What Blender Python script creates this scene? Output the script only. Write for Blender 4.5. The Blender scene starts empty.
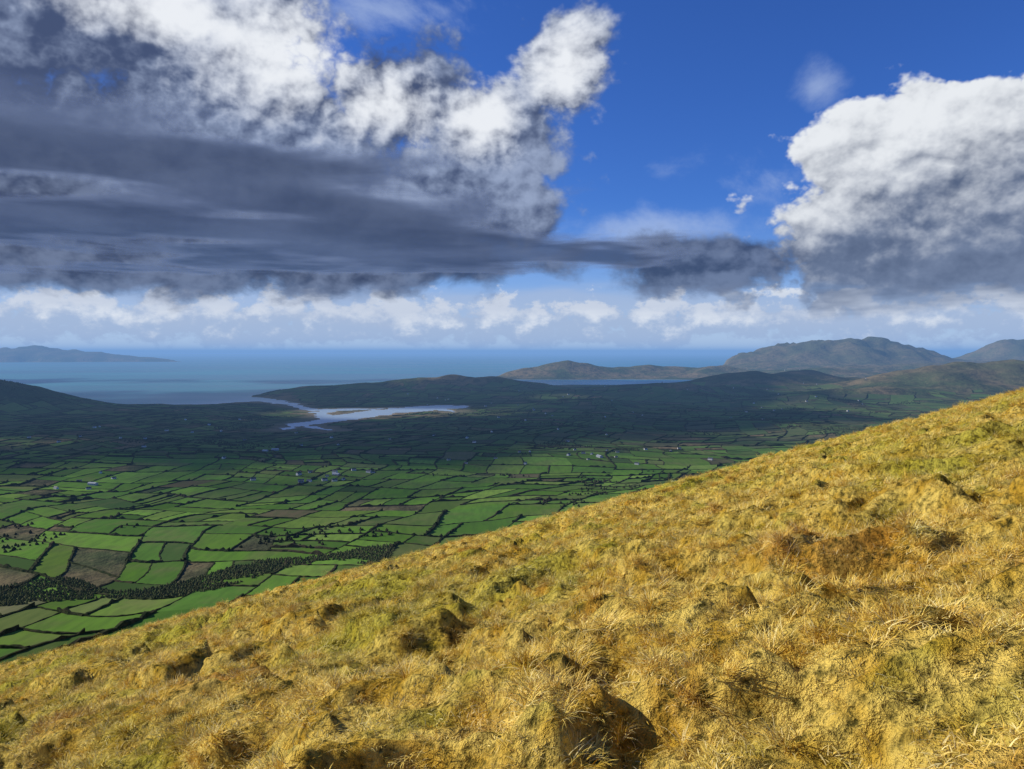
import bpy, math, random, time
import numpy as np
from mathutils import Vector
T0=time.time()
random.seed(7); rng=np.random.default_rng(11)
scene=bpy.context.scene
scene.view_settings.view_transform='Standard'
scene.view_settings.look='None'
scene.view_settings.exposure=0; scene.view_settings.gamma=1
CAMH=400.0; F=745.0
SE=math.radians(29); SA=math.radians(-78)
S=Vector((math.cos(SE)*math.sin(SA),math.cos(SE)*math.cos(SA),math.sin(SE)))

# ---------------- numpy noise ----------------
def _hash(ix,iy,seed):
    h=(ix.astype(np.int64)*374761393+iy.astype(np.int64)*668265263+seed*1442695041)&0xffffffff
    h=((h^(h>>13))*1274126177)&0xffffffff
    h=(h^(h>>16))&0xffffffff
    return h.astype(np.float64)/4294967295.0
def perlin(x,y,seed=0):
    x0=np.floor(x);y0=np.floor(y);fx=x-x0;fy=y-y0
    def g(ix,iy,dx,dy):
        a=_hash(ix,iy,seed)*2*np.pi
        return np.cos(a)*dx+np.sin(a)*dy
    u=fx**3*(fx*(fx*6-15)+10);v=fy**3*(fy*(fy*6-15)+10)
    n00=g(x0,y0,fx,fy);n10=g(x0+1,y0,fx-1,fy);n01=g(x0,y0+1,fx,fy-1);n11=g(x0+1,y0+1,fx-1,fy-1)
    return ((n00*(1-u)+n10*u)*(1-v)+(n01*(1-u)+n11*u)*v)*1.5
def fbm(x,y,scale,octv=4,seed=0,gain=0.5):
    x=np.asarray(x,float)/scale;y=np.asarray(y,float)/scale
    s=0;a=1;t=0
    for o in range(octv):
        s=s+a*perlin(x+13.7*o,y-7.3*o,seed+o);t+=a;a*=gain;x=x*2.03;y=y*2.03
    return s/t*1.4
def sst(a,b,x):
    t=np.clip((x-a)/(b-a),0,1);return t*t*(3-2*t)
def sdpoly(x,y,P):
    P=np.array(P,float);n=len(P);d=np.full(x.shape,1e18);ins=np.zeros(x.shape,bool)
    for i in range(n):
        ax,ay=P[i];bx,by=P[(i+1)%n];ex,ey=bx-ax,by-ay
        t=np.clip(((x-ax)*ex+(y-ay)*ey)/(ex*ex+ey*ey),0,1)
        d=np.minimum(d,(x-ax-t*ex)**2+(y-ay-t*ey)**2)
        c=((ay>y)!=(by>y))
        xi=ax+(y-ay)*ex/(ey if ey!=0 else 1e-9)
        ins^=(c&(x<xi))
    return np.where(ins,1,-1)*np.sqrt(d)

LAND=[(-14000,-4000),(-14000,5500),(-6000,6000),(-4700,6300),(-3900,6000),(-3350,5750),(-2900,5650),(-2300,5750),(-1950,6300),
(-2430,6800),(-2380,7050),(-1900,7600),(-1200,8050),(-300,8300),(300,8500),(500,9000),(1500,9150),(2400,9250),(3000,9500),(2850,10700),(1500,10800),(500,10750),
(-380,10900),(-470,11300),(0,12200),(1500,12900),(3300,13600),(4400,15500),(5500,19000),(14000,26000),(40000,26000),(40000,-4000)]
def sp(px,py,r):
    Y=CAMH*F/(py-352);return ((px-512)/F*Y,Y,r)
CH=[[sp(283,430,15),sp(300,424.5,60),sp(325,421,95),sp(352,416.5,135),(-870,4930,150),(-700,5200,185),(-520,5400,170),(-400,5450,80)],
    [sp(325,421,50),sp(320,414,35),sp(330,410,85),sp(352,409.5,80),(-950,5200,60)],
    [sp(300,425,30),sp(316,428.5,25),sp(330,431,5)],
    [sp(320,414,40),sp(303,408,35),sp(286,403.5,60),sp(262,400,120)],
    [(-520,5300,60),(-420,5050,40),(-370,4900,5)]]
ISL=[(-34000,29000),(-23000,28500),(-17500,29500),(-13800,30500),(-14500,32500),(-20000,34000),(-34000,35000)]
HILLS=[(-3450,4950,310,420,150),(-4300,4800,600,600,140),(-2000,7050,260,280,60),(-1500,7250,350,300,45),(-900,7450,420,320,105),(-200,7500,500,300,66),
(300,6300,600,260,38),(1300,6500,500,260,42),(-1300,6500,500,260,30),(2350,7300,420,330,155),(3100,7900,500,350,125),(4000,6700,800,430,230),(5300,6400,900,600,190),(2900,5900,450,300,80),
(664,11600,330,380,185),(1250,11700,420,300,120),(100,11450,260,250,95),(2100,12100,600,350,125),(3100,12300,600,450,110),
(6400,15500,1350,1200,530),(5000,15600,800,900,120),(8400,16200,1100,900,350),(7300,15000,700,800,60),(11400,17200,650,900,450),(13000,17000,1500,1000,360),
(6600,12200,1000,600,150),(8500,11500,900,700,190),(4600,11300,800,500,100),(9800,13500,1200,800,180),
(-24000,31000,3500,1500,420),(-19600,31000,1300,1200,400),(-17000,31200,1200,900,220),(-15000,31300,800,700,80)]
def est_sd(x,y):
    d=np.full(x.shape,1e9)
    for ch in CH:
        for (a,b) in zip(ch[:-1],ch[1:]):
            ex,ey=b[0]-a[0],b[1]-a[1];t=np.clip(((x-a[0])*ex+(y-a[1])*ey)/(ex*ex+ey*ey),0,1)
            d=np.minimum(d,np.hypot(x-a[0]-t*ex,y-a[1]-t*ey)-(a[2]+(b[2]-a[2])*t))
    return d
def land_sd(x,y):
    a=sdpoly(x,y,LAND)+fbm(x,y,420,4,3)*110
    e=est_sd(x,y)+fbm(x,y,150,3,5)*55
    i=sdpoly(x,y,ISL)+fbm(x,y,1500,3,9)*400
    return np.maximum(np.minimum(a,e),i)
def valley(x,y,full=False):
    x=np.asarray(x,float);y=np.asarray(y,float)
    sd=land_sd(x,y)
    el=2.2+sst(0,1100,sd)*20
    el=el+fbm(x,y,1500,3,21)*26*sst(300,1600,sd)+fbm(x,y,420,3,22)*8*sst(80,600,sd)
    el=el+np.maximum(0,fbm(x,y,900,3,25))*60*sst(4300,5600,y)*sst(150,700,sd)*sst(-2000,-1000,x)
    el=el+sst(2600,900,y)*22
    hh=0
    for (hx,hy,sx,sy,h) in HILLS:
        hh=hh+h*np.exp(-0.5*(((x-hx)/sx)**2+((y-hy)/sy)**2))
    rg=fbm(x,y,800,5,31,0.55)
    hh=hh*(1+0.24*rg-0.24*np.abs(fbm(x,y,1100,3,35)))
    el=el+hh*sst(-30,260,sd)
    el=np.maximum(el,1.2)
    z=np.where(sd<0,-2-np.minimum(18,-sd*0.15),el)-CAMH
    return (z,sd) if full else z

# ---------------- mesh helpers ----------------
def np_mesh(name,V,Fc,mats=(),smooth=True,color=None,matidx=None):
    V=np.asarray(V,np.float32);me=bpy.data.meshes.new(name)
    Fc=np.asarray(Fc,np.int32);k=Fc.shape[1]
    me.vertices.add(len(V));me.vertices.foreach_set('co',V.ravel())
    me.loops.add(Fc.size);me.loops.foreach_set('vertex_index',Fc.ravel())
    me.polygons.add(len(Fc));me.polygons.foreach_set('loop_start',np.arange(0,Fc.size,k,dtype=np.int32))
    if matidx is not None: me.polygons.foreach_set('material_index',np.asarray(matidx,np.int32))
    me.update(calc_edges=True)
    me.polygons.foreach_set('use_smooth',np.full(len(me.polygons),smooth,bool))
    if color is not None:
        at=me.color_attributes.new('Col','FLOAT_COLOR','POINT')
        at.data.foreach_set('color',np.asarray(color,np.float32).ravel())
    for m in mats: me.materials.append(m)
    return me
def add(name,me,parent=None):
    o=bpy.data.objects.new(name,me);scene.collection.objects.link(o)
    if parent:o.parent=parent
    return o
def gridfaces(nr,na,off=0):
    i=np.arange(nr-1)[:,None]*na+np.arange(na-1)[None,:]
    i=i.ravel()+off
    return np.stack([i,i+1,i+na+1,i+na],1)

# ---------------- node DSL ----------------
class G:
    def __init__(s,tree): s.t=tree
    def new(s,ty,**k):
        n=s.t.nodes.new(ty)
        for a,b in k.items(): setattr(n,a,b)
        return n
    def put(s,sock,v):
        if isinstance(v,X): s.t.links.new(v.o,sock)
        elif isinstance(v,bpy.types.NodeSocket): s.t.links.new(v,sock)
        else:
            if sock.type=='RGBA' and len(v)==3: v=(*v,1)
            sock.default_value=v
    def m(s,op,a,b=None,c=None):
        n=s.new('ShaderNodeMath',operation=op)
        s.put(n.inputs[0],a)
        if b is not None:s.put(n.inputs[1],b)
        if c is not None:s.put(n.inputs[2],c)
        return X(s,n.outputs[0])
    def vm(s,op,a,b):
        n=s.new('ShaderNodeVectorMath',operation=op);s.put(n.inputs[0],a)
        if b is not None:
            if op=='SCALE': s.put(n.inputs['Scale'],b)
            else: s.put(n.inputs[1],b)
        return X(s,n.outputs['Value'] if op in('LENGTH','DISTANCE','DOT_PRODUCT') else n.outputs[0])
    def ss(s,a,b,x,lo=0.,hi=1.):
        n=s.new('ShaderNodeMapRange',interpolation_type='SMOOTHSTEP')
        s.put(n.inputs['Value'],x);n.inputs['From Min'].default_value=a;n.inputs['From Max'].default_value=b
        n.inputs['To Min'].default_value=lo;n.inputs['To Max'].default_value=hi
        return X(s,n.outputs['Result'])
    def noise(s,vec,scale,detail=4,rough=.5,dist=0.):
        n=s.new('ShaderNodeTexNoise');s.put(n.inputs['Vector'],vec)
        n.inputs['Scale'].default_value=scale;n.inputs['Detail'].default_value=detail
        n.inputs['Roughness'].default_value=rough;n.inputs['Distortion'].default_value=dist
        return X(s,n.outputs['Fac'])
    def mix(s,f,a,b,mode='MIX'):
        n=s.new('ShaderNodeMix',data_type='RGBA',blend_type=mode)
        s.put(n.inputs[0],f);s.put(n.inputs[6],a);s.put(n.inputs[7],b)
        return X(s,n.outputs[2])
    def comb(s,x,y,z):
        n=s.new('ShaderNodeCombineXYZ')
        for i,v in enumerate((x,y,z)):s.put(n.inputs[i],v)
        return X(s,n.outputs[0])
    def sep(s,v):
        n=s.new('ShaderNodeSeparateXYZ');s.put(n.inputs[0],v)
        return [X(s,n.outputs[i]) for i in range(3)]
class X:
    def __init__(s,g,o): s.g=g;s.o=o
    def __add__(s,b): return s.g.m('ADD',s,b)
    __radd__=__add__
    def __sub__(s,b): return s.g.m('SUBTRACT',s,b)
    def __rsub__(s,b): return s.g.m('SUBTRACT',b,s)
    def __mul__(s,b): return s.g.m('MULTIPLY',s,b)
    __rmul__=__mul__
    def __truediv__(s,b): return s.g.m('DIVIDE',s,b)
    def max(s,b): return s.g.m('MAXIMUM',s,b)
    def min(s,b): return s.g.m('MINIMUM',s,b)
def newmat(name):
    m=bpy.data.materials.new(name);m.use_nodes=True;m.node_tree.nodes.clear()
    g=G(m.node_tree);out=g.new('ShaderNodeOutputMaterial');return m,g,out
def bumpn(g,h,st,dist):
    b=g.new('ShaderNodeBump');b.inputs['Strength'].default_value=st;b.inputs['Distance'].default_value=dist
    g.put(b.inputs['Height'],h);return b.outputs[0]
def principled(g,out,col,rough=.8,spec=.2,bump=None,bs=.3,bd=1.):
    p=g.new('ShaderNodeBsdfPrincipled');g.put(p.inputs['Base Color'],col);g.put(p.inputs['Roughness'],rough)
    p.inputs['Specular IOR Level'].default_value=spec
    if bump is not None: g.t.links.new(bumpn(g,bump,bs,bd),p.inputs['Normal'])
    g.t.links.new(p.outputs[0],out.inputs[0]);return p
def matte(g,out,col,bump=None,bs=.3,bd=1.):
    p=g.new('ShaderNodeBsdfDiffuse');g.put(p.inputs['Color'],col)
    if bump is not None: g.t.links.new(bumpn(g,bump,bs,bd),p.inputs['Normal'])
    g.t.links.new(p.outputs[0],out.inputs[0]);return p
def pos(g): return X(g,g.new('ShaderNodeNewGeometry').outputs['Position'])

# ---------------- world ----------------
w=bpy.data.worlds.new("World");scene.world=w;w.use_nodes=True
w.node_tree.nodes.clear();g=G(w.node_tree)
WS=0.1
sky=g.new('ShaderNodeTexSky',sky_type='NISHITA',sun_disc=False,sun_elevation=SE,sun_rotation=SA%(2*math.pi),altitude=400,air_density=1.0,dust_density=0.3,ozone_density=2.5)
d=X(g,g.new('ShaderNodeTexCoord').outputs['Generated'])
dx,dy,dz=g.sep(d)
az=g.m('ARCTAN2',dx,dy);el=g.m('ARCSINE',dz)
A=lambda px:math.atan((px-512)/F)
E=lambda px,py:math.atan((352-py)/F*math.cos(A(px)))
def ell(px,py,rx,ry):
    a=(az-A(px))*(F/rx);b=(el-E(px,py))*(F/ry)
    return 1.0-g.m('SQRT',a*a+b*b)
def mx(*l):
    r=l[0]
    for q in l[1:]: r=r.max(q)
    return r
def C(r,gg,b): return (r/WS,gg/WS,b/WS)
col=g.mix(1.0,X(g,sky.outputs[0]),(0.31,0.60,1.27),'MULTIPLY')
hz=g.ss(0.20,0.0,el)
col=g.mix(hz*0.75,col,C(.36,.54,.84))
col=g.mix(g.ss(0.075,0.0,el)*0.75,col,C(.58,.69,.83))
warp=g.noise(d,3.5,1,.5)
dv=g.vm('ADD',d,g.vm('SCALE',g.comb(warp,warp*-1.0,warp),0.14))
n1=g.noise(dv,4.6,8,.58)
n1s=g.noise(g.vm('ADD',dv,Vector((-.018,0.0,.020))),4.6,5,.58)
flat=Vector((1,1,1.3))
def billow(v):
    q=g.noise(g.vm('MULTIPLY',v,flat),8.5,5,.57)
    return g.m('ABSOLUTE',q-.5)*2.6+.18
n2=billow(d)
n2s=billow(g.vm('ADD',d,Vector((-.008,0,.010))))
rel=(n1-n1s)*3.8
rel2=(n2-n2s)*1.8
st=g.noise(g.vm('MULTIPLY',dv,Vector((1.2,1.2,2.0))),8.5,6,.60)
wm=mx(ell(650,232,150,30),ell(760,190,70,40)*.5,ell(815,92,30,22)*.9,ell(400,20,110,30)*.7)
wa=g.ss(0.0,1.1,wm*1.0+(st-.5)*2.4)
col=g.mix(wa*.55,col,C(.46,.57,.80))
# horizon cumulus rows
rows=g.noise(g.vm('MULTIPLY',d,Vector((1,1,1.5))),24,6,.62)
bm=1.0-g.m('ABSOLUTE',(el-E(300,322))*(F/26.0))
ha=g.ss(0.0,.45,bm*1.0+(rows-.49)*3.8)
hc=g.mix(g.ss(.25,.85,(el-E(300,342))*(F/50.)+(rows-.5)*2.2+.05),C(.40,.50,.69),C(.84,.87,.91))
col=g.mix(ha*.9,col,hc)
bl=g.noise(g.vm('MULTIPLY',d,Vector((1,1,5))),4,4,.6)
bm2=1.0-g.m('ABSOLUTE',(el-E(300,302))*(F/26.0))
col=g.mix(g.ss(0.,1.,bm2+(bl-.5)*2.4)*.55,col,C(.46,.53,.68))
# right cumulus
Rf=mx(ell(975,230,205,125),ell(880,160,85,66),ell(1010,135,160,56),ell(850,235,62,66),ell(930,118,75,34))*1.6+(n1-.5)*1.3+(n2-.5)*1.1
ra=g.ss(0.0,.22,Rf)*g.ss(E(900,316),E(900,282),el+(bl-.5)*.09)
gr=(el-E(900,226))*(F/110.)-(az-A(900))*1.9
rb=g.ss(-.25,1.05,gr*.95+rel*.65+rel2*.65+(n1-.5)*1.2+.02)
rc=g.mix(rb,g.mix(g.ss(.3,.7,n1+rel2*.3),C(.09,.125,.215),C(.17,.22,.34)),C(.81,.84,.88))
col=g.mix(ra,col,rc)
# left cloud mass
Lf=mx(ell(150,150,430,185),ell(60,20,380,150),ell(430,215,175,85),ell(565,75,66,62),ell(500,140,90,70),ell(400,100,120,80))*1.4+(n1-.5)*2.3+(n2-.5)*1.1
la=g.ss(0.0,.42,Lf)*g.ss(E(300,312),E(300,275),el)
Wf=mx(ell(295,60,140,64),ell(160,20,120,36),ell(480,120,55,42),ell(568,74,60,60),ell(390,110,70,38))*1.3+(n1-.5)*2.0+rel*1.0+rel2*.8
wb=g.ss(-.1,1.35,Wf)
dk=g.mix(g.ss(.22,.76,n1+rel2*.45+rel*.22),C(.06,.088,.18),C(.30,.37,.54))
lc=g.mix(wb,dk,C(.83,.86,.91))
col=g.mix(la,col,lc)
# dark ragged low band
bf=mx(ell(170,245,420,50),ell(400,262,190,30),ell(700,264,105,30))*1.9+(st-.5)*3.2
ba=g.ss(-.1,.7,bf)
col=g.mix(ba*.92,col,g.mix(g.ss(.3,.72,st+rel2*.35),C(.030,.044,.098),C(.14,.18,.29)))
bg=g.new('ShaderNodeBackground');g.put(bg.inputs[0],col);bg.inputs[1].default_value=WS
wo=g.new('ShaderNodeOutputWorld');g.t.links.new(bg.outputs[0],wo.inputs[0])
w.cycles.sampling_method='MANUAL';w.cycles.sample_map_resolution=512

# ---------------- sun ----------------
L=bpy.data.lights.new('sun','SUN');L.energy=5.0;L.angle=math.radians(.5);L.color=(1,.93,.80)
so=bpy.data.objects.new('sun',L);scene.collection.objects.link(so);so.rotation_euler=S.to_track_quat('Z','Y').to_euler()

# ---------------- camera ----------------
cam=bpy.data.cameras.new('camera');co=bpy.data.objects.new('camera',cam);scene.collection.objects.link(co)
cam.sensor_width=36;cam.lens=36*F/1024;cam.clip_end=600000;cam.clip_start=.05
co.rotation_euler=(math.radians(90)-math.atan(32.5/F),0,0);scene.camera=co

# ---------------- haze (air over the valley and sea) ----------------
m,g,out=newmat('haze_air')
HD=2.6e-5
ab=g.new('ShaderNodeVolumeAbsorption');ab.inputs['Color'].default_value=(0,0,0,1);ab.inputs['Density'].default_value=HD
em=g.new('ShaderNodeEmission');em.inputs[0].default_value=(.18,.35,.67,1);em.inputs[1].default_value=HD
ad=g.new('ShaderNodeAddShader');g.t.links.new(ab.outputs[0],ad.inputs[0]);g.t.links.new(em.outputs[0],ad.inputs[1])
g.t.links.new(ad.outputs[0],out.inputs['Volume'])
B=260000;z0=-CAMH-60;z1=300;y0=900
V=[(x,y,z) for z in(z0,z1) for x,y in((-B,y0),(B,y0),(B,B),(-B,B))]
add('haze',np_mesh('haze',V,[(0,3,2,1),(4,5,6,7),(0,1,5,4),(1,2,6,5),(2,3,7,6),(3,0,4,7)],[m],False))

# ---------------- sea ----------------
m,g,out=newmat('sea_water')
p=pos(g)
nb=g.noise(p,.02,4,.6);big=g.noise(g.vm('MULTIPLY',p,Vector((.25,1,1))),.0009,4,.55)
c=g.mix(g.ss(.35,.65,big),(.035,.17,.25),(.05,.25,.31))
est_sheen=g.ss(2600,1500,g.vm('DISTANCE',p,Vector((-800,4600,-CAMH))))
c=g.mix(est_sheen,c,(.36,.48,.60))  # silvery sky reflection on the estuary, painted in as a pale base colour
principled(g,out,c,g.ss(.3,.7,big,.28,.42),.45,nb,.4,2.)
rr=np.geomspace(1500,240000,60);aa=np.linspace(-math.pi,math.pi,181)
Rr,Aa=np.meshgrid(rr,aa,indexing='ij')
V=np.stack([Rr*np.sin(Aa),Rr*np.cos(Aa),np.full(Rr.shape,-CAMH)],-1).reshape(-1,3)
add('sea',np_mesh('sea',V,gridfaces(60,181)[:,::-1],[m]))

# ---------------- valley terrain ----------------
m,g,out=newmat('moorland')
p=pos(g)
a=g.noise(p,.0018,6,.6);b=g.noise(p,.012,5,.6);e=g.noise(p,.05,3,.5)
c=g.mix(g.ss(.4,.62,a),(.06,.085,.038),(.19,.145,.08))
c=g.mix(g.ss(.45,.65,b)*.8,c,(.045,.052,.030))
c=g.mix(g.ss(.55,.75,e)*.5,c,(.18,.16,.085))
z=g.sep(p)[2]
c=g.mix(g.ss(-300,-150,z)*.5,c,(.12,.11,.065))
c=g.mix(g.ss(-CAMH+3.0,-CAMH+1.3,z),c,(.24,.21,.155))
matte(g,out,c,b,1.,20.)
NR,NA=700,520
rr=np.geomspace(420,42000,NR);aa=np.linspace(-.95,.95,NA)
Rr,Aa=np.meshgrid(rr,aa,indexing='ij');Xx=Rr*np.sin(Aa);Yy=Rr*np.cos(Aa);Zz=valley(Xx,Yy)
V=np.stack([Xx,Yy,Zz],-1).reshape(-1,3)
add('valley_terrain',np_mesh('valley_terrain',V,gridfaces(NR,NA)[:,::-1],[m]))
print('t terrain',time.time()-T0)

# ---------------- fields + hedges ----------------
ang=math.radians(-14);ca,sa=math.cos(ang),math.sin(ang)
def rot(pt): x,y=pt[0],pt[1]-4000;return (ca*x-sa*y,sa*x+ca*y+4000)
leaves=[]
def area(q):
    return .5*abs(sum(q[i][0]*q[(i+1)%4][1]-q[(i+1)%4][0]*q[i][1] for i in range(4)))
def lerp(a,b,t): return (a[0]+(b[0]-a[0])*t,a[1]+(b[1]-a[1])*t)
def dist(a,b): return math.hypot(a[0]-b[0],a[1]-b[1])
def rec(q):
    cx=sum(p[0] for p in q)/4;cy=sum(p[1] for p in q)/4;ar=area(q)
    R=math.sqrt(ar)
    if cy+R*1.5<700 or abs(cx)-R*1.5>.78*max(cy+R,0)+300: return
    tgt=random.choice([6000,9000,13000,18000,30000])*(1 if cy<5000 else 2)
    if ar<tgt: leaves.append(q);return
    w_=dist(q[0],q[1])+dist(q[3],q[2]);h_=dist(q[0],q[3])+dist(q[1],q[2])
    t=random.uniform(.32,.68);u=min(.74,max(.26,t+random.uniform(-.12,.12)))
    if w_>h_*random.uniform(.6,1.4):
        a=lerp(q[0],q[1],t);b=lerp(q[3],q[2],u);rec([q[0],a,b,q[3]]);rec([a,q[1],q[2],b])
    else:
        a=lerp(q[0],q[3],t);b=lerp(q[1],q[2],u);rec([q[0],q[1],b,a]);rec([a,b,q[2],q[3]])
rec([rot((-9500,-1500)),rot((9500,-1500)),rot((9500,10500)),rot((-9500,10500))])
Q=np.array(leaves);cen=Q.mean(1)
def warpxy(x,y):
    return x+fbm(x,y,900,2,71)*150+fbm(x,y,260,2,73)*22, y+fbm(x,y,900,2,72)*150+fbm(x,y,260,2,74)*22
wc=warpxy(cen[:,0],cen[:,1])
zc_,sdc=valley(wc[0],wc[1],True);elc=zc_+CAMH
rough=fbm(wc[0],wc[1],900,3,77);rn=rng.random(len(Q))
def inforest(x,y):
    t=(x+830)/560.;yc=1060+t*230+40*np.sin(x/70.)
    return (x>-900)&(x<-215)&(np.abs(y-yc)<50+30*np.sin(x/43.))
keep=(sdc>110)&(elc<95)&(cen[:,1]<9000)
pal=np.array([(.115,.235,.032),(.15,.28,.042),(.09,.19,.032),(.175,.28,.050),(.115,.19,.042),(.15,.195,.055),(.07,.125,.034)])
brn=np.array([(.15,.125,.065),(.16,.155,.075),(.11,.095,.055),(.10,.12,.05)])
FV=[];FF=[];FCc=[];off=0;hedges=[]
for i in range(len(Q)):
    if not keep[i]: continue
    q=Q[i];Yc=cen[i,1]
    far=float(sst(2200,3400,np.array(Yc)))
    isr = rn[i]<(.04+.30*max(0,rough[i]-.1)+.28*far)
    hedges.append((q[0],q[1],Yc));hedges.append((q[0],q[3],Yc))
    if isr and random.random()<.5: continue
    colr=brn[random.randrange(4)] if isr else pal[min(6,int(abs(random.gauss(0,2.8+1.2*far))))]
    colr=colr*random.uniform(.66,1.2)
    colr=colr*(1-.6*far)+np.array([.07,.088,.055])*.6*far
    L_=max(dist(q[0],q[1]),dist(q[0],q[3]));n=int(max(2,min(8,L_/(26 if Yc<3000 else 50))))+1
    t=np.linspace(0,1,n);U,Vv=np.meshgrid(t,t,indexing='ij')
    P=((1-U)*(1-Vv))[...,None]*q[0]+(U*(1-Vv))[...,None]*q[1]+(U*Vv)[...,None]*q[2]+((1-U)*Vv)[...,None]*q[3]
    FV.append(P.reshape(-1,2));FF.append(gridfaces(n,n,off)[:,::-1]);off+=n*n
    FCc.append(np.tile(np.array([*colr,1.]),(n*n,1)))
FV=np.concatenate(FV);FF=np.concatenate(FF);FCc=np.concatenate(FCc)
fx,fy=warpxy(FV[:,0],FV[:,1]);fz=valley(fx,fy)+.9
m,g,out=newmat('pasture')
at=g.new('ShaderNodeAttribute',attribute_name='Col');p=pos(g)
a=g.noise(p,.008,5,.65);b=g.noise(g.vm('MULTIPLY',p,Vector((1,.25,1))),.08,3,.5)
c=g.mix(g.ss(.45,.70,a)*.6,at.outputs['Color'],(.16,.165,.065))
c=g.mix(g.ss(.35,.7,b)*.35,c,(.055,.10,.03))
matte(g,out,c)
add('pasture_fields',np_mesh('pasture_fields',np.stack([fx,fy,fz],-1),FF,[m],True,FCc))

HV=[];HF=[];off=0
for (a,b,Yc) in hedges:
    if random.random()<.06: continue
    L_=dist(a,b);step=8 if Yc<2600 else (20 if Yc<4500 else 50)
    n=max(2,int(L_/step)+1);t=np.linspace(0,1,n)
    cxy=np.array(a)[None]*(1-t)[:,None]+np.array(b)[None]*t[:,None]
    x,y=warpxy(cxy[:,0],cxy[:,1])
    tx=np.gradient(x);ty=np.gradient(y);l=np.hypot(tx,ty)+1e-6;nx,ny=-ty/l,tx/l
    big=random.random()**1.8
    wd=(1.1+2.0*big+1.2*rng.random(n));ht=(1.0+2.6*big+1.3*rng.random(n)**2+ (rng.random(n)<.2*big)*4)
    x=x+rng.normal(0,.5,n);y=y+rng.normal(0,.5,n)
    rows_=[]
    for k,(s_,zz) in enumerate(((-1,-.6),(-.6,.85),(.6,.85),(1,-.6))):
        j=rng.uniform(.75,1.25,n)
        rows_.append(np.stack([x+nx*wd*s_*j,y+ny*wd*s_*j,np.where(zz<0,-.6,ht*zz*j)],-1))
    P=np.stack(rows_,1).reshape(-1,3);HV.append(P);HF.append(gridfaces(n,4,off));off+=n*4
HV=np.concatenate(HV);HF=np.concatenate(HF);hz_,hs=valley(HV[:,0],HV[:,1],True);HV[:,2]+=hz_+.5
ok=(hs[HF]>40).all(1);HF=HF[ok]
m,g,out=newmat('hedge_foliage');p=pos(g);a=g.noise(p,.15,3,.6);b=g.noise(p,.006,3,.5)
c=g.mix(g.ss(.35,.65,a),(.022,.035,.014),(.06,.062,.03));c=g.mix(g.ss(.5,.65,b)*.6,c,(.08,.062,.04))
matte(g,out,c);HEDGE=m
add('hedgerows',np_mesh('hedgerows',HV,HF,[m],False))
print('t fields',time.time()-T0,len(leaves),len(HF))

# ---------------- trees (woodland masses) ----------------
def woodland(name,pts,hmin,hmax,mat,wr=.22):
    n=len(pts);k=7;lv=[(0,.55),(.22,1.0),(.5,.78),(.75,.42)]
    h=rng.uniform(hmin,hmax,n);z=valley(pts[:,0],pts[:,1])
    V=[]
    an=np.arange(k)/k*2*np.pi
    for (zz,r) in lv:
        rad=h[:,None]*wr*r*rng.uniform(.65,1.35,(n,k));a_=an[None]+rng.uniform(0,1,(n,1))+rng.normal(0,.12,(n,k))
        V.append(np.stack([pts[:,0,None]+rad*np.cos(a_),pts[:,1,None]+rad*np.sin(a_),(z+h*zz)[:,None]+h[:,None]*rng.uniform(-.06,.06,(n,k))],-1))
    V=np.concatenate(V,1)
    top=np.stack([pts[:,0],pts[:,1],z+h],-1)[:,None]
    V=np.concatenate([V,top],1);nv=4*k+1
    f=[]
    for l in range(3):
        for j in range(k):
            a=l*k+j;b=l*k+(j+1)%k;f+= [(a,b,b+k),(a,b+k,a+k)]
    for j in range(k): f.append((3*k+j,3*k+(j+1)%k,4*k))
    f=np.array(f);FF=(f[None]+(np.arange(n)*nv)[:,None,None]).reshape(-1,3)
    return add(name,np_mesh(name,V.reshape(-1,3),FF,[mat],False))
m,g,out=newmat('conifer_foliage');p=pos(g);a=g.noise(p,.3,3,.6)
c=g.mix(g.ss(.35,.65,a),(.045,.075,.03),(.10,.125,.05));c=g.mix(X(g,g.new('ShaderNodeNewGeometry').outputs['Random Per Island'])*.6,c,(.14,.125,.06))
matte(g,out,c);CON=m
gx,gy=np.meshgrid(np.arange(-920,-200,4.0),np.arange(900,1450,4.0));gx=gx.ravel()+rng.normal(0,1.6,gx.size);gy=gy.ravel()+rng.normal(0,1.6,gy.size)
k=inforest(gx,gy)&(fbm(gx,gy,50,2,91)>-.55);woodland('conifer_plantation',np.stack([gx[k],gy[k]],1),3,6,CON,.38)
N=90000;r=np.sqrt(rng.uniform(1100**2,6500**2,N));a_=rng.uniform(-.62,.62,N);x=r*np.sin(a_);y=r*np.cos(a_)
k=(fbm(x,y,420,4,95)>.40)&(fbm(x,y,60,2,96)>-.1);x,y=x[k],y[k];k=(land_sd(x,y)>80)
woodland('deciduous_woodland',np.stack([x[k],y[k]],1),4,8,HEDGE,.45)

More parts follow.
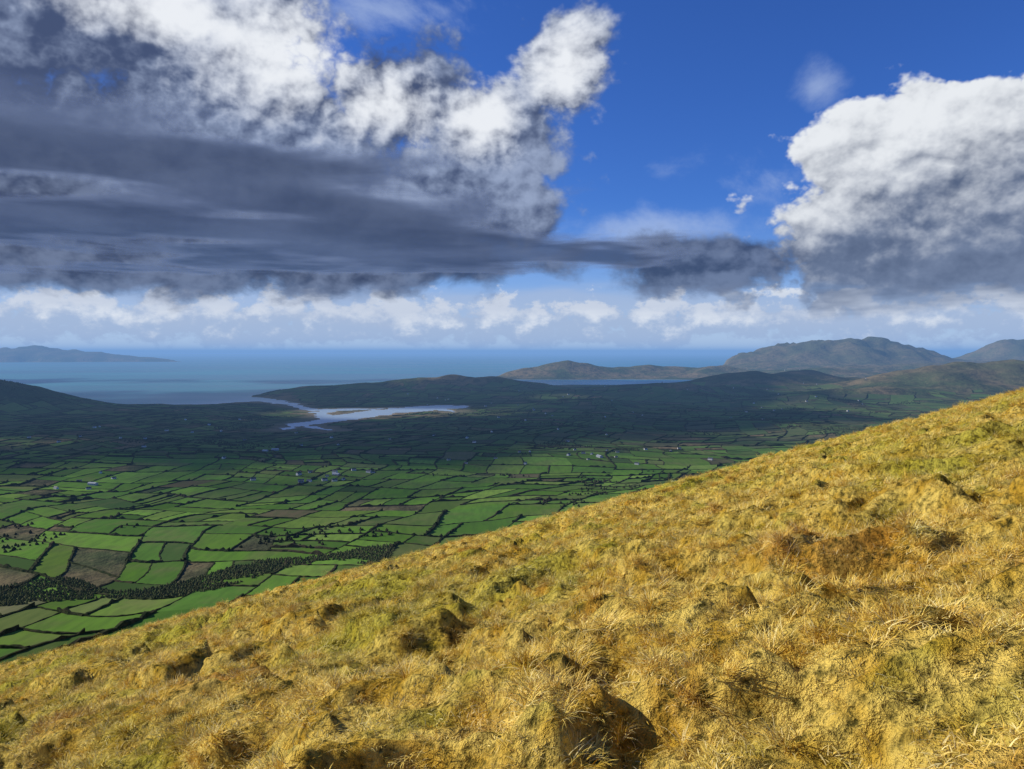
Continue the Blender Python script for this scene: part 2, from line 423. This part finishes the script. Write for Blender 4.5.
# ---------------- houses ----------------
def simple(name,c,r=.8,n=.15):
    m,g,out=newmat(name);p=pos(g);a=g.noise(p,.7,3,.6)
    cc=g.mix(a,tuple(v*(1-n) for v in c),tuple(min(1,v*(1+n)) for v in c));principled(g,out,cc,r,.2);return m
WALL=simple('white_render',(.66,.65,.61));ROOF=simple('slate',(.07,.075,.085),.6);WIN=simple('window_glass',(.03,.035,.045),.2);BRK=simple('chimney_render',(.5,.47,.42));MET=simple('pale_metal_sheet',(.40,.42,.43),.45)
def house_mesh(name,Lx,W,H,Rf,wall,roof,chim=True):
    V=[];Fq=[];M=[]
    def box(x0,x1,y0,y1,z0,z1,mt):
        o=len(V)
        V.extend([(x0,y0,z0),(x1,y0,z0),(x1,y1,z0),(x0,y1,z0),(x0,y0,z1),(x1,y0,z1),(x1,y1,z1),(x0,y1,z1)])
        for f in((0,3,2,1),(4,5,6,7),(0,1,5,4),(1,2,6,5),(2,3,7,6),(3,0,4,7)): Fq.append([o+q for q in f]);M.append(mt)
    l,w_=Lx/2,W/2
    box(-l,l,-w_,w_,-2,H,0)
    for s_ in(-1,1):
        o=len(V);V.extend([(s_*l,-w_,H),(s_*l,w_,H),(s_*l,0,H+Rf),(s_*l*.98,0,H+Rf-.02)]);Fq.append([o,o+1,o+2,o+3]);M.append(0)
    ov=.4
    for s_ in(-1,1):
        o=len(V);ye=s_*(w_+ov);ze=H-ov*Rf/w_
        for dz_ in(.05,.25):
            V.extend([(-l-ov,ye,ze+dz_),(l+ov,ye,ze+dz_),(l+ov,0,H+Rf+dz_),(-l-ov,0,H+Rf+dz_)])
        for f in((0,1,2,3),(4,5,6,7),(0,1,5,4),(1,2,6,5),(3,0,4,7)): Fq.append([o+q for q in f]);M.append(1)
    if chim:
        for s_ in(-1,1): box(s_*l*.86-.45,s_*l*.86+.45,-.4,.4,H+Rf-.4,H+Rf+1.2,3)
    nwin=4
    for s_ in(-1,1):
        for i in range(nwin):
            xx=-l+(i+.5)*Lx/nwin
            for zz in((1.0,3.6) if H>4.5 else (1.0,)):
                y_=s_*(w_+.03);box(xx-.55,xx+.55,min(y_,s_*w_),max(y_,s_*w_),zz,zz+1.2,2)
    return np_mesh(name,V,Fq,[wall,roof,WIN,BRK],False,matidx=M)
HM=[house_mesh('farmhouse_mesh',15,8,5,3,WALL,ROOF),house_mesh('cottage_mesh',12,7,3.2,2.6,WALL,ROOF)]
SM=house_mesh('farm_shed_mesh',26,12,5,2.5,MET,MET,False)
def ground_at(px,py):
    Y=2500.
    for _ in range(25):
        z=float(valley(np.array([(px-512)/F*Y]),np.array([Y]))[0]);Y=.5*Y+.5*(-z)*F/(py-352)
    return (px-512)/F*Y,Y
HP=[]
for cpx,cpy,n,sp_ in((325,478,9,70),(300,482,4,80),(590,456,9,170),(560,452,3,160),(640,452,3,180),(95,432,6,250),(40,440,4,200),(180,428,5,250),(370,468,3,150),(480,455,3,250),(440,400,8,300),(560,400,7,350),(780,382,9,500),(700,420,5,300),(860,378,8,500),(620,392,8,500),(750,412,4,300),(150,470,3,150),(90,487,3,60),(240,436,4,220),(520,418,5,300),(830,400,5,300),(350,444,3,180),(600,432,4,280),(800,372,7,500),(500,440,3,250)):
    x,y=ground_at(cpx,cpy)
    for i in range(n): HP.append((x+random.gauss(0,sp_),y+random.gauss(0,sp_),random.choice(HM),'farmhouse',random.uniform(.85,1.1)))
for px,py in((264,452),(274,451),(90,486),(335,476),(600,458)):
    x,y=ground_at(px,py);HP.append((x,y,SM,'farm_shed',random.uniform(.8,1.1)))
hz_,hs=valley(np.array([h[0] for h in HP]),np.array([h[1] for h in HP]),True)
for (x,y,me,nm,sc_),z,s_ in zip(HP,hz_,hs):
    if s_<40: continue
    o=add(nm,me);o.location=(x,y,z+1.2);o.rotation_euler=(0,0,random.choice([.2,.5,1.8,-.4,1.2])+random.uniform(-.2,.2));o.scale=(sc_,)*3

# ---------------- grassy hillside ----------------
AX,BY,CY=.274,-.203,.000284
def mound(x,y):
    wx=x+fbm(x,y,1.7,2,46)*.5;wy=y+fbm(x,y,1.7,2,47)*.5
    n=fbm(wx,wy*1.2,1.25,3,42)
    return n
def hill(x,y):
    z=-1.6+AX*x+BY*y-CY*y*y
    r=np.hypot(x,y)
    z=z+fbm(x,y,26,3,41)*.28*sst(6,45,r)
    k=1+.9*sst(10,35,r)
    n=mound(x,y);z=z+.17*k*(1-np.abs(n)*2.2)
    z=z+.26*fbm(x,y,3.4,3,43)+.27*sst(.02,.16,fbm(x+.5*y,y,3.0,3,44))
    z=z+.04*sst(.0,.3,fbm(x,y,.55,2,45))
    return z
NR,NA=850,600
rr=np.geomspace(1.2,1600,NR);aa=np.linspace(-1.4,1.4,NA)
Rr,Aa=np.meshgrid(rr,aa,indexing='ij');Xx=Rr*np.sin(Aa);Yy=Rr*np.cos(Aa)
zz=hill(Xx,Yy)
V=np.stack([Xx,Yy,zz],-1).reshape(-1,3)
def grasscol(g,p):
    a=g.noise(p,.17,4,.6,.3);b=g.noise(p,.8,3,.6);c_=g.noise(g.vm('ADD',p,Vector((31,7,3))),.42,3,.6);d_=g.noise(p,2.6,2,.6)
    c=g.mix(g.ss(.33,.62,d_),(.66,.40,.045),(.92,.67,.15))
    c=g.mix(g.ss(.47,.63,a)*.7,c,(.48,.46,.045))
    c=g.mix(g.ss(.53,.68,b)*.6,c,(.32,.33,.035))
    c=g.mix(g.ss(.57,.70,c_)*.7,c,(.56,.24,.035))
    return c
m,g,out=newmat('hillside_turf');p=pos(g)
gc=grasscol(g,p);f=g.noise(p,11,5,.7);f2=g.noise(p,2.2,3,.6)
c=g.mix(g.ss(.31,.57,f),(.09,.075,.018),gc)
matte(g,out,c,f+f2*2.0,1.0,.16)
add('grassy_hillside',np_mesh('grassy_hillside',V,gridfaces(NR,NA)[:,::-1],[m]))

m,g,out=newmat('grass_blade');p=pos(g)
gc=grasscol(g,p);ri=X(g,g.new('ShaderNodeObjectInfo').outputs['Random']);rb=X(g,g.new('ShaderNodeNewGeometry').outputs['Random Per Island'])
c=g.mix(ri*.25,gc,(.84,.60,.11));c=g.mix(g.ss(.62,1.,rb)*.6,c,(.92,.82,.42));c=g.mix(g.ss(.33,.05,rb)*.6,c,(.17,.14,.022))
matte(g,out,c)
BL=m
def tuft(name,n,lmin,lmax,spread,t0,t1,w0):
    V=[];Fq=[]
    pd=random.uniform(0,6.28)
    for i in range(n):
        a=random.uniform(0,6.283);r=spread*math.sqrt(random.random());bx,by=r*math.cos(a),r*math.sin(a)
        da=a+random.gauss(0,.8) if random.random()<.6 else pd+random.gauss(0,.5)
        L_=random.uniform(lmin,lmax);th=random.uniform(t0,t1);cur=random.uniform(.5,1.5)
        wx,wy=-math.sin(da),math.cos(da);w_=w0*random.uniform(.6,1.3)
        x,y,z=bx,by,-.02;o=len(V);segs=3
        for s_ in range(segs+1):
            ww=w_*(1-s_/segs)**.7+.0004
            V+= [(x-wx*ww,y-wy*ww,z),(x+wx*ww,y+wy*ww,z)]
            t=min(th+cur*(s_/segs),1.9)
            x+=math.cos(da)*math.sin(t)*L_/segs;y+=math.sin(da)*math.sin(t)*L_/segs;z+=math.cos(t)*L_/segs
        for s_ in range(segs): Fq.append((o+2*s_,o+2*s_+1,o+2*s_+3,o+2*s_+2))
    return bpy.data.objects.new(name,np_mesh(name,V,Fq,[BL],True))
gcoll=bpy.data.collections.new('grass_tuft_library')
for i in range(3): gcoll.objects.link(tuft('a_short_tuft%d'%i,85,.035,.085,.15,.6,1.5,.0022))
for i in range(3): gcoll.objects.link(tuft('b_long_tuft%d'%i,105,.08,.17,.08,.3,1.3,.0022))
def band(r0,r1,dens,a0=-.78,a1=.78):
    n=int(dens*(a1-a0)*.5*(r1*r1-r0*r0));r=np.sqrt(rng.uniform(r0*r0,r1*r1,n));a=rng.uniform(a0,a1,n);return np.stack([r*np.sin(a),r*np.cos(a)],1)
P=[band(1.6,10,50),band(10,22,20),band(22,50,5),band(50,110,1.5)];SC=[(.75,1.15),(1.,1.5),(1.4,2.1),(2.,2.8)]
pts=np.concatenate(P);sc=np.concatenate([rng.uniform(a,b,len(p_)) for p_,(a,b) in zip(P,SC)])
x,y=pts[:,0],pts[:,1];z=hill(x,y);n=len(pts)
top=np.abs(mound(x,y))
longt=(top+.10*rng.normal(size=n))<.07
idx=np.where(longt,3+rng.integers(0,3,n),rng.integers(0,3,n)).astype(np.int32)
rotv=np.stack([rng.normal(-.15,.18,n),rng.normal(-.22,.18,n),rng.uniform(0,6.283,n)],1)
me=bpy.data.meshes.new('hill_grass');me.vertices.add(n);me.vertices.foreach_set('co',np.stack([x,y,z],1).astype(np.float32).ravel())
at=me.attributes.new('rot','FLOAT_VECTOR','POINT');at.data.foreach_set('vector',rotv.astype(np.float32).ravel())
at=me.attributes.new('scl','FLOAT','POINT');at.data.foreach_set('value',sc.astype(np.float32))
at=me.attributes.new('idx','INT','POINT');at.data.foreach_set('value',idx)
go=add('hill_grass',me)
def instancer(o,coll):
    ng=bpy.data.node_groups.new('scatter','GeometryNodeTree')
    ng.interface.new_socket('Geometry',in_out='INPUT',socket_type='NodeSocketGeometry');ng.interface.new_socket('Geometry',in_out='OUTPUT',socket_type='NodeSocketGeometry')
    N_=ng.nodes;Lk=ng.links
    gi=N_.new('NodeGroupInput');gq=N_.new('NodeGroupOutput');ip=N_.new('GeometryNodeInstanceOnPoints');ci=N_.new('GeometryNodeCollectionInfo')
    ci.inputs['Collection'].default_value=coll;ci.inputs['Separate Children'].default_value=True;ci.inputs['Reset Children'].default_value=True
    def na(nm,ty):
        q=N_.new('GeometryNodeInputNamedAttribute');q.data_type=ty;q.inputs['Name'].default_value=nm
        return [s_ for s_ in q.outputs if s_.enabled and s_.name=='Attribute'][0]
    Lk.new(gi.outputs[0],ip.inputs['Points']);Lk.new(ci.outputs[0],ip.inputs['Instance']);ip.inputs['Pick Instance'].default_value=True
    Lk.new(na('idx','INT'),ip.inputs['Instance Index'])
    er=N_.new('FunctionNodeEulerToRotation');Lk.new(na('rot','FLOAT_VECTOR'),er.inputs[0]);Lk.new(er.outputs[0],ip.inputs['Rotation'])
    Lk.new(na('scl','FLOAT'),ip.inputs['Scale']);Lk.new(ip.outputs[0],gq.inputs[0])
    md=o.modifiers.new('scatter','NODES');md.node_group=ng
instancer(go,gcoll)
print('grass instances',n)

# ---------------- low cloud layer (casts the cloud shadow over the valley) ----------------
CZ=1200.
cx=np.linspace(-16000,9000,220);cy=np.linspace(1200,15000,150)
Xc,Yc=np.meshgrid(cx,cy,indexing='ij')
CP=[(-15000,2700),(-9000,2300),(-5000,2150),(-3400,2250),(-2200,2700),(-1500,3300),(-500,4300),(500,6300),(2000,8000),(2400,9300),(2600,10600),(1000,11200),(-2000,11600),(-15000,12300)]
sdv=sdpoly(Xc,Yc,CP);dens=np.clip(sdv/750.,-2,2.0)+fbm(Xc,Yc,1300,4,81)*1.1
for (gx_,gy_,sx_,sy_,st_) in ((-800,4850,520,340,2.8),(-4200,8600,2000,1100,2.8),(1500,3500,400,200,1.7),(-2300,3100,400,160,1.7),(3600,6300,700,400,1.8),(500,6000,400,160,1.5),(-700,7400,450,220,1.7)):
    dens=dens-st_*np.exp(-.5*(((Xc-(gx_+S.x/S.z*1590))/sx_)**2+((Yc-(gy_+S.y/S.z*1590))/sy_)**2))
Zc=CZ+fbm(Xc,Yc,3000,2,82)*25
colr=np.stack([np.clip(dens*.2+.5,0,1)]*3+[np.ones_like(dens)],-1).reshape(-1,4)
m,g,out=newmat('cloud_vapour');p=pos(g)
at=X(g,g.new('ShaderNodeAttribute',attribute_name='Col').outputs['Fac'])
nn=g.noise(p,.0010,5,.52,.6);dn=(at-.5)*5.0+(nn-.5)*2.6
al=g.ss(-.1,1.3,dn)
thick=g.ss(.1,1.8,dn)
n3=g.noise(p,.0007,2,.5)
tc=g.mix(thick,(.36,.45,.62),g.mix(g.ss(.35,.65,n3),(.11,.15,.24),(.18,.235,.345)))
tl=g.new('ShaderNodeBsdfTranslucent');g.put(tl.inputs[0],tc)
dfn=g.new('ShaderNodeBsdfDiffuse');g.put(dfn.inputs[0],(.19,.27,.43))
m1=g.new('ShaderNodeMixShader');m1.inputs[0].default_value=.45;g.t.links.new(tl.outputs[0],m1.inputs[1]);g.t.links.new(dfn.outputs[0],m1.inputs[2])
tp=g.new('ShaderNodeBsdfTransparent');m2=g.new('ShaderNodeMixShader');g.put(m2.inputs[0],al*.90)
g.t.links.new(tp.outputs[0],m2.inputs[1]);g.t.links.new(m1.outputs[0],m2.inputs[2]);g.t.links.new(m2.outputs[0],out.inputs[0])
add('cloud',np_mesh('cloud',np.stack([Xc,Yc,Zc],-1).reshape(-1,3),gridfaces(220,150),[m],True,colr))
print('t total',time.time()-T0)
